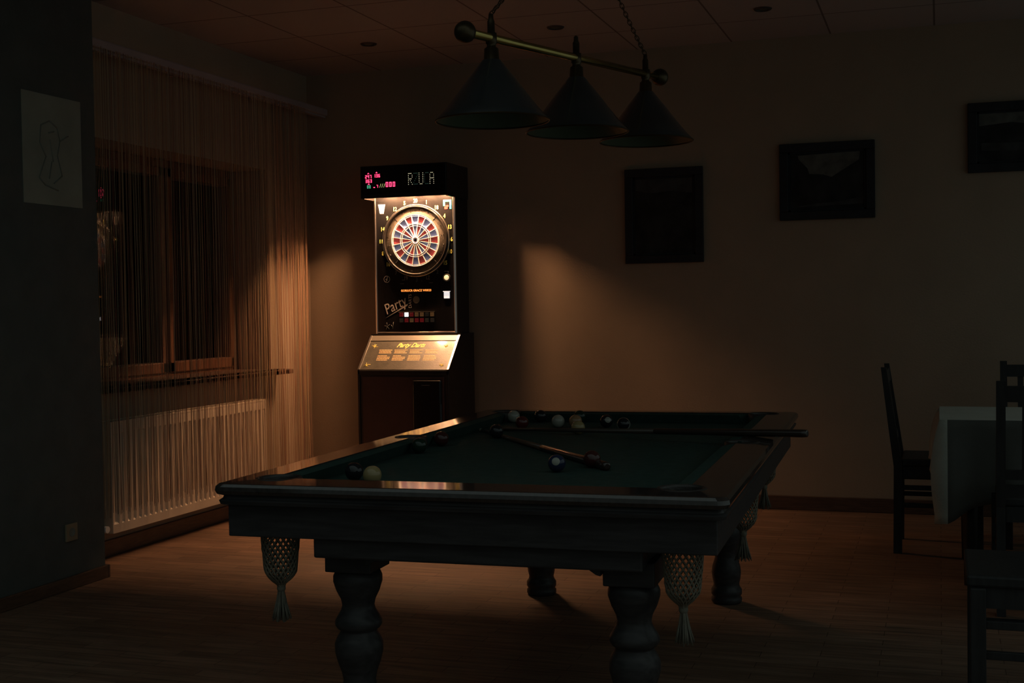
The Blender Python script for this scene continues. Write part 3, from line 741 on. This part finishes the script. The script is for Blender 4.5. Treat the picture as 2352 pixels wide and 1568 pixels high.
ball(-0.384, -0.947, 'ballyellow', 'large looking yellow ball nearest the near cushion')
ball(-0.473, -0.880, 'ballblack', 'dark ball just left of the yellow ball at the near end')
ball(0.098, -0.575, 'ballblue', 'dark blue ball with a white patch below the slanting cue', patch='ballwhite', rot=(math.radians(70), 0, math.radians(10)))
ball(0.185, -0.450, 'ballmaroon', 'dark ball touching the butt side of the slanting cue')
# cues
def cue(p_tip, p_butt, label, shaft='cuewood'):
    p0, p1 = Vector(p_tip), Vector(p_butt); L = (p1-p0).length
    e = empty('pool_cue', p0, 0, label, 'cue', 'pool cues lying on the table')
    e.rotation_mode = 'QUATERNION'; e.rotation_quaternion = (p1-p0).to_track_quat('Z', 'Y')
    b = BM(); lathe(b, [(0.0062, 0.012), (0.0075, 0.3), (0.0105, 0.80)], n=16); obj('shaft', b, shaft, e)
    b = BM(); lathe(b, [(0.0105, 0.80), (0.0112, 0.805), (0.0145, L-0.02), (0.013, L-0.002), (0.008, L)], n=18); obj('butt', b, 'cuebutt', e)
    b = BM(); lathe(b, [(0.0064, 0.0), (0.0064, 0.025)], n=14); obj('ferrule', b, 'cuebutt' if shaft == 'darkshaft' else 'paper', e)
    b = BM(); lathe(b, [(0.003, -0.005), (0.0056, -0.002), (0.006, 0.0)], n=14); obj('tip', b, 'leather', e)
cue((-1.872, 5.085, ZB+0.0075), (-1.015, 3.937, ZB+0.0152), 'wooden pool cue lying aslant on the green cloth among the balls')
cue((-1.795, 5.12, ZB+0.0075), (-0.447, 4.582, 0.8235), 'dark pool cue across the table, its butt sticking out over the right rail', 'darkshaft')

# ------------------------------------------------------------------ three-shade billiard lamp hanging from chains
P1, P3 = Vector((-1.42, 4.03, 2.192)), Vector((-1.143, 5.15, 2.240)); PC = (P1+P3)/2
lamp = empty('billiard_lamp', PC, 0, 'brass bar billiard lamp with three black cone shades hanging on chains', 'hanging lamp')
dv = (P3-P1).normalized()
def rel(p): return Vector(p)-PC
b = BM(); e0, e1 = P1-dv*0.155, P3+dv*0.135; tube(b, rel(e0), rel(e1), 0.0145, n=20); obj('bar', b, 'brass', lamp)
for e in (e0, e1):
    b = BM(); sphere(b, rel(e), 0.036, n=24, m_=14); tube(b, rel(e)-dv*0.03, rel(e)+dv*0.03, 0.02, n=16); obj('finial', b, 'darkbrass', lamp)
for k in range(3):
    P = P1+(P3-P1)*k/2; q = rel(P)
    b = BM()
    lathe(b, [(0.002, 0.082), (0.008, 0.078), (0.009, 0.062), (0.0125, 0.055), (0.0125, 0.018), (0.019, 0.016), (0.019, -0.018), (0.015, -0.022), (0.016, -0.03), (0.024, -0.036), (0.0265, -0.075), (0.031, -0.082)], q, 24)
    st = obj('stem', b, 'darkbrass', lamp)
    b = BM()
    lathe(b, [(0.031, -0.074), (0.042, -0.088), (0.080, -0.136), (0.125, -0.196), (0.165, -0.246), (0.190, -0.273), (0.191, -0.277)], q, 56, cap=False)
    s_ = obj('shade', b, 'shade', lamp)
    b = BM(); lathe(b, [(0.188, -0.2745), (0.163, -0.2475), (0.123, -0.1975), (0.078, -0.138), (0.040, -0.091), (0.002, -0.088)], q, 56, cap=False); obj('shade_lining', b, 'shadein', s_)
    b = BM(); prof = []
    for j in range(9):
        a = 2*PI*j/8; prof.append((0.1915+0.003*math.cos(a), -0.277+0.003*math.sin(a)))
    lathe(b, prof, q, 64, cap=False); obj('shade_edge', b, 'darkbrass', s_)
    b = BM(); lathe(b, [(0.010, -0.095), (0.013, -0.11), (0.03, -0.145), (0.031, -0.165), (0.02, -0.188), (0.002, -0.195)], q, 20); obj('light_bulb', b, 'white', s_)
HK = Vector((-1.29, 4.62, ZC))
b = BM(); lathe(b, [(0.001, -0.002), (0.045, -0.004), (0.042, -0.02), (0.012, -0.03), (0.008, -0.06), (0.001, -0.062)], rel(HK), 24); obj('ceiling_hook', b, 'darkbrass', lamp)
def chain(p0, p1, sag):
    b = BM(); L = (p1-p0).length; n = int(L/0.021)
    pts = [p0.lerp(p1, t/n)+Vector((0, 0, -sag*4*(t/n)*(1-t/n))) for t in range(n+1)]
    for k in range(n):
        a, c = pts[k], pts[k+1]; d = (c-a).normalized(); mid = (a+c)/2
        u = d.cross(Vector((1, 0.3, 0))).normalized(); v = d.cross(u)
        s = u if k % 2 else v; ring = []
        for j in range(10):
            an = 2*PI*j/10; ring.append(mid+d*0.0155*math.cos(an)+s*0.0075*math.sin(an))
        for j in range(10): tube(b, ring[j], ring[(j+1) % 10], 0.0019, n=5, cap=False)
    o = obj('chain', b, 'darkbrass', lamp)
chain(rel(P1+Vector((0, 0, 0.08))), rel(HK+Vector((0, 0, -0.055))), 0.03); chain(rel(P3+Vector((0, 0, 0.08))), rel(HK+Vector((0, 0, -0.055))), 0.03)

# ------------------------------------------------------------------ ceiling downlights
LBL = ['recessed ceiling downlight above the dart machine', 'recessed ceiling downlight right of the lamp bar near the chain', 'recessed ceiling downlight at the right above the pictures']
def make_down():
    e = empty('ceiling_downlight', (0, 0, ZC)); b = BM()
    lathe(b, [(0.034, -0.001), (0.036, -0.010), (0.046, -0.009), (0.052, -0.001)], (0, 0, 0), 36, cap=False); obj('trim_ring', b, 'blacklamp', e)
    b = BM(); lathe(b, [(0.0005, -0.003), (0.030, -0.004), (0.034, -0.0015)], (0, 0, 0), 28, cap=False); obj('lens', b, 'shadein', e); return e
d0 = make_down()
for i, x in enumerate((-3.32, -2.12, -0.92)):
    d_ = d0 if i == 0 else copy_tree(d0)
    d_.location = (x, 7.15, ZC); tag(d_, LBL[i], 'ceiling light', 'recessed ceiling downlights')

# ------------------------------------------------------------------ pictures on the back wall
def picture(x0, x1, z0, z1, label, kind):
    cx, cz = (x0+x1)/2, (z0+z1)/2; hx, hz_ = (x1-x0)/2, (z1-z0)/2
    e = empty('framed_picture', (cx, YW, cz), 0, label, 'picture', 'framed pictures on the back wall')
    b = BM(); f = 0.052; y0, y1 = -0.028, 0.0
    for (a0, a1, c0, c1) in ((-hx, hx, hz_-f, hz_), (-hx, hx, -hz_, -hz_+f), (-hx, -hx+f, -hz_+f, hz_-f), (hx-f, hx, -hz_+f, hz_-f)): box(b, a0, a1, y0, y1, c0, c1, 0.004)
    for (a0, a1, c0, c1) in ((-hx+f, hx-f, hz_-f-0.012, hz_-f), (-hx+f, hx-f, -hz_+f, -hz_+f+0.012), (-hx+f, -hx+f+0.012, -hz_+f, hz_-f), (hx-f-0.012, hx-f, -hz_+f, hz_-f)): box(b, a0, a1, -0.016, 0, c0, c1)
    obj('frame', b, 'frame', e)
    b = BM(); ix, iz = hx-f, hz_-f
    box(b, -ix, ix, -0.010, -0.002, -iz, iz); cv = obj('canvas', b, 'picdark', e)
    def poly(pts, mm, nm):
        bb = BM(); prism(bb, [(px*ix, pz*iz) for px, pz in pts], -0.0112, -0.0098, 'y'); obj(nm, bb, mm, cv)
    if kind == 'valley':
        poly([(-0.75, 0.88), (0.85, 0.95), (0.82, 0.66), (0.5, 0.42), (0.12, 0.12), (-0.1, 0.22), (-0.45, 0.25), (-0.5, 0.45), (-0.72, 0.75)], 'picsky', 'painted_sky')
        poly([(-0.9, -0.85), (0.9, -0.8), (0.95, -0.55), (0.3, -0.7), (-0.3, -0.75)], 'picmid', 'painted_field')
    elif kind == 'lake':
        poly([(-0.95, 0.95), (0.95, 0.95), (0.95, 0.38), (0.3, 0.42), (-0.2, 0.55), (-0.95, 0.45)], 'picsky', 'painted_sky')
        poly([(-0.9, -0.2), (0.9, -0.3), (0.9, -0.6), (-0.9, -0.5)], 'picmid', 'painted_water')
    else:
        poly([(-0.92, 0.94), (0.92, 0.94), (0.92, 0.55), (0.2, 0.62), (-0.4, 0.58), (-0.92, 0.66)], 'picmid', 'painted_sky')
        poly([(-0.8, -0.5), (0.9, -0.45), (0.9, -0.62), (-0.8, -0.7)], 'picdark', 'painted_ground')
picture(-1.912, -1.408, 1.552, 2.155, 'upright dark framed picture, nearest the dart machine', 'dark')
picture(-0.932, -0.364, 1.793, 2.262, 'landscape picture with a pale wedge of sky between dark hills', 'valley')
picture(0.163, 0.75, 2.034, 2.442, 'highest framed picture, cut by the right edge of the view', 'lake')

# ------------------------------------------------------------------ poster and socket on the pillar
pe = empty('poster', (-3.867, 4.868, 1.789), 0, 'pale paper poster with a faint ink drawing on the dark pillar', 'poster')
b = BM(); box(b, 0, 0.003, -0.204, 0.204, 0, 0.503); obj('paper', b, 'paper', pe)
b = BM(); sk = [(-.08, .36, -.02, .385), (-.02, .385, .03, .36), (.03, .36, .05, .30), (-.08, .36, -.09, .28), (-.09, .28, -.05, .22), (.05, .30, .03, .23), (-.05, .22, -.10, .12), (.03, .23, .06, .14), (-.10, .12, -.06, .09),
      (.06, .14, .0, .10), (-.02, .30, .0, .20), (-.06, .09, .03, .07), (.05, .30, .11, .33), (-.03, .33, .01, .34), (-.01, .2, -.03, .12)]
for y0, z0, y1, z1 in sk: tube(b, (0.0032, y0, z0), (0.0032, y1, z1), 0.0035, n=5)
obj('drawing', b, 'sketch', pe)
se = empty('wall_socket', (-3.867, 4.925, 0.225), 0, 'cream wall socket low on the dark pillar', 'socket')
b = BM(); box(b, 0, 0.011, -0.041, 0.041, 0, 0.082, 0.003); obj('cover_plate', b, 'socket', se)
b = BM(); lathe(b, [(0.021, 0.0112), (0.021, 0.0125), (0.019, 0.0125), (0.018, 0.0115), (0.001, 0.0115)], (0, 0, 0.041), 24, 'x', cap=False); obj('socket_well', b, 'sketch', se)

# ------------------------------------------------------------------ dining chairs (facing +Y in their own frame, origin between the feet)
def make_chair(splat='slats', ht=0.95):
    e = empty('dining_chair', (0, 0, 0)); W, D, S = 0.205, 0.205, 0.445
    b = BM(); box(b, -W-0.005, W+0.005, -D+0.02, D+0.01, S, S+0.036, 0.008); obj('seat', b, 'chair', e)
    b = BM(); box(b, -W+0.02, W-0.02, -D+0.005, -D+0.03, S-0.062, S); box(b, -W+0.02, W-0.02, D-0.03, D-0.005, S-0.062, S)
    box(b, -W+0.006, -W+0.03, -D+0.02, D-0.02, S-0.062, S); box(b, W-0.03, W-0.006, -D+0.02, D-0.02, S-0.062, S); obj('seat_frame', b, 'chair', e)
    for s in (-1, 1):
        b = BM(); box(b, s*W-0.021, s*W+0.021, D-0.044, D, 0, S, 0.003); obj('leg', b, 'chair', e)
        b = BM(); prism(b, [(-D-0.022, 0), (-D+0.02, 0), (-D+0.024, S), (-D-0.002, 0.62), (-D-0.052, ht), (-D-0.078, ht), (-D-0.040, 0.62), (-D-0.018, S)], s*W-0.0175, s*W+0.0175, 'x'); obj('leg', b, 'chair', e)
        b = BM()
        for z in (0.325, 0.235): box(b, s*W-0.009, s*W+0.009, -D+0.01, D-0.03, z, z+0.024, 0.002)
        obj('stretcher', b, 'chair', e)
    def yb(z): return -D-0.008-(z-0.5)*0.125
    def cross(z0, z1, nm):
        b = BM(); prism(b, [(yb(z0)-0.011, z0), (yb(z0)+0.011, z0), (yb(z1)+0.011, z1), (yb(z1)-0.011, z1)], -W+0.012, W-0.012, 'x'); obj(nm, b, 'chair', e)
    cross(ht-0.085, ht-0.02, 'top_rail'); cross(0.56, 0.60, 'lower_rail')
    if splat == 'slats':
        for x in (-0.12, -0.06, 0, 0.06, 0.12):
            b = BM(); prism(b, [(yb(0.59)-0.006, 0.59), (yb(0.59)+0.006, 0.59), (yb(ht-0.08)+0.006, ht-0.08), (yb(ht-0.08)-0.006, ht-0.08)], x-0.014, x+0.014, 'x'); obj('back_slat', b, 'chair', e)
    else:
        b = BM(); prism(b, [(yb(0.59)-0.006, 0.59), (yb(0.59)+0.006, 0.59), (yb(ht-0.08)+0.006, ht-0.08), (yb(ht-0.08)-0.006, ht-0.08)], -0.125, 0.125, 'x'); obj('back_splat', b, 'chair', e)
    return e
c0 = make_chair('slats'); c0.location = (-0.003, 6.93, 0); c0.rotation_euler.z = -PI/2
tag(c0, 'dark wooden chair at the left end of the dining table, seen from the side', 'chair', 'dark dining chairs')
cB = make_chair('splat', 0.962); cB.location = (0.436, 5.69, 0); tag(cB, 'dark wooden chair at the near side of the dining table, back to the camera', 'chair', 'dark dining chairs')
cD = copy_tree(c0); cD.location = (0.535, 7.15, 0); cD.rotation_euler.z = PI; cD.location.z = 0; tag(cD, 'dark wooden chair behind the dining table, facing the camera', 'chair', 'dark dining chairs')
cC = copy_tree(c0); cC.location = (0.285, 4.14, 0); cC.rotation_euler.z = PI/2; tag(cC, 'nearest dark chair, cut by the right edge, its seat and leg in view', 'chair', 'dark dining chairs')

# ------------------------------------------------------------------ dining table and cloth
dt = empty('dining_table', (0.60, 6.345, 0), 0, 'dark dining table standing under a pale tablecloth', 'table')
TX, TY = 0.60, 0.37
b = BM(); box(b, -TX+0.004, TX-0.004, -TY+0.004, TY-0.004, 0.715, 0.744, 0.004); obj('tabletop', b, 'chair', dt)
b = BM()
for s in (-1, 1): box(b, -TX+0.10, TX-0.10, s*(TY-0.06)-0.01, s*(TY-0.06)+0.01, 0.63, 0.716); box(b, s*(TX-0.10)-0.01, s*(TX-0.10)+0.01, -TY+0.06, TY-0.06, 0.63, 0.716)
obj('table_apron', b, 'chair', dt)
for sx in (-1, 1):
    for sy in (-1, 1):
        b = BM(); x, y = sx*(TX-0.125), sy*(TY-0.06); prism(b, [(x-0.018, y-0.018), (x+0.018, y-0.018), (x+0.018, y+0.018), (x-0.018, y+0.018)], 0, 0.1, 'z')
        b.free(); b = BM(); lathe(b, [(0.026, 0), (0.040, 0.716)], (x, y, 0), 4); obj('leg', b, 'chair', dt)
b = BM(); rows = []
per = []
nx, ny = 40, 26
for k in range(nx): per.append((-TX+2*TX*k/nx, -TY))
for k in range(ny): per.append((TX, -TY+2*TY*k/ny))
for k in range(nx): per.append((TX-2*TX*k/nx, TY))
for k in range(ny): per.append((-TX, TY-2*TY*k/ny))
n = len(per); K = 12
for j in range(K+1):
    t = j/K; ring = []
    for k, (x, y) in enumerate(per):
        ex = TX-abs(x); ey = TY-abs(y); dc = max(ex, ey)          # distance from the nearest corner along the edge
        cornr = math.exp(-(dc/0.12)**2)
        drop = 0.36+0.10*cornr
        if x < -TX+1e-4 and y > -TY+0.2: drop = 0.245
        elif x < -TX+1e-4: drop = 0.46-(0.46-0.245)*((y+TY)/0.2)**1.5
        nxn = (1 if x > 0 else -1) if ex < 1e-4 else 0; nyn = (1 if y > 0 else -1) if ey < 1e-4 else 0
        l = math.hypot(nxn, nyn); nxn /= l; nyn /= l
        s = k/n*2*PI
        flare = 0.006+t*(0.020+0.020*math.sin(s*17+0.6)+0.012*math.sin(s*29))+0.035*cornr*math.sin(PI*min(t*1.1, 1))*(1 if l < 1.3 else 1.0)
        rnd_ = 0.008*(1-math.exp(-t*30))
        z = 0.752-(0 if j == 0 else 0.004)-drop*t
        ring.append(b.verts.new((x+nxn*(0.0+(flare if j else 0.002)), y+nyn*(flare if j else 0.002), z)))
    rows.append(ring)
for a, c in zip(rows, rows[1:]):
    for k in range(n): f = b.faces.new((a[k], a[(k+1) % n], c[(k+1) % n], c[k])); f.smooth = True
b.faces.new(rows[0])
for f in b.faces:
    if f.calc_center_median().y < -TY-0.003 and f.calc_center_median().x > -TX+0.012: f.material_index = 1  # shade on the front drop, painted as a darker material
tcl = obj('tablecloth', b, ['tablecloth', 'shaded_drop']); tcl.location = (0.60, 6.345, 0)
md = tcl.modifiers.new('thickness', 'SOLIDIFY'); md.thickness = 0.002; md.offset = 1
tag(tcl, 'pale tablecloth with its front drop coloured as in shade, draped over the dining table', 'tablecloth')
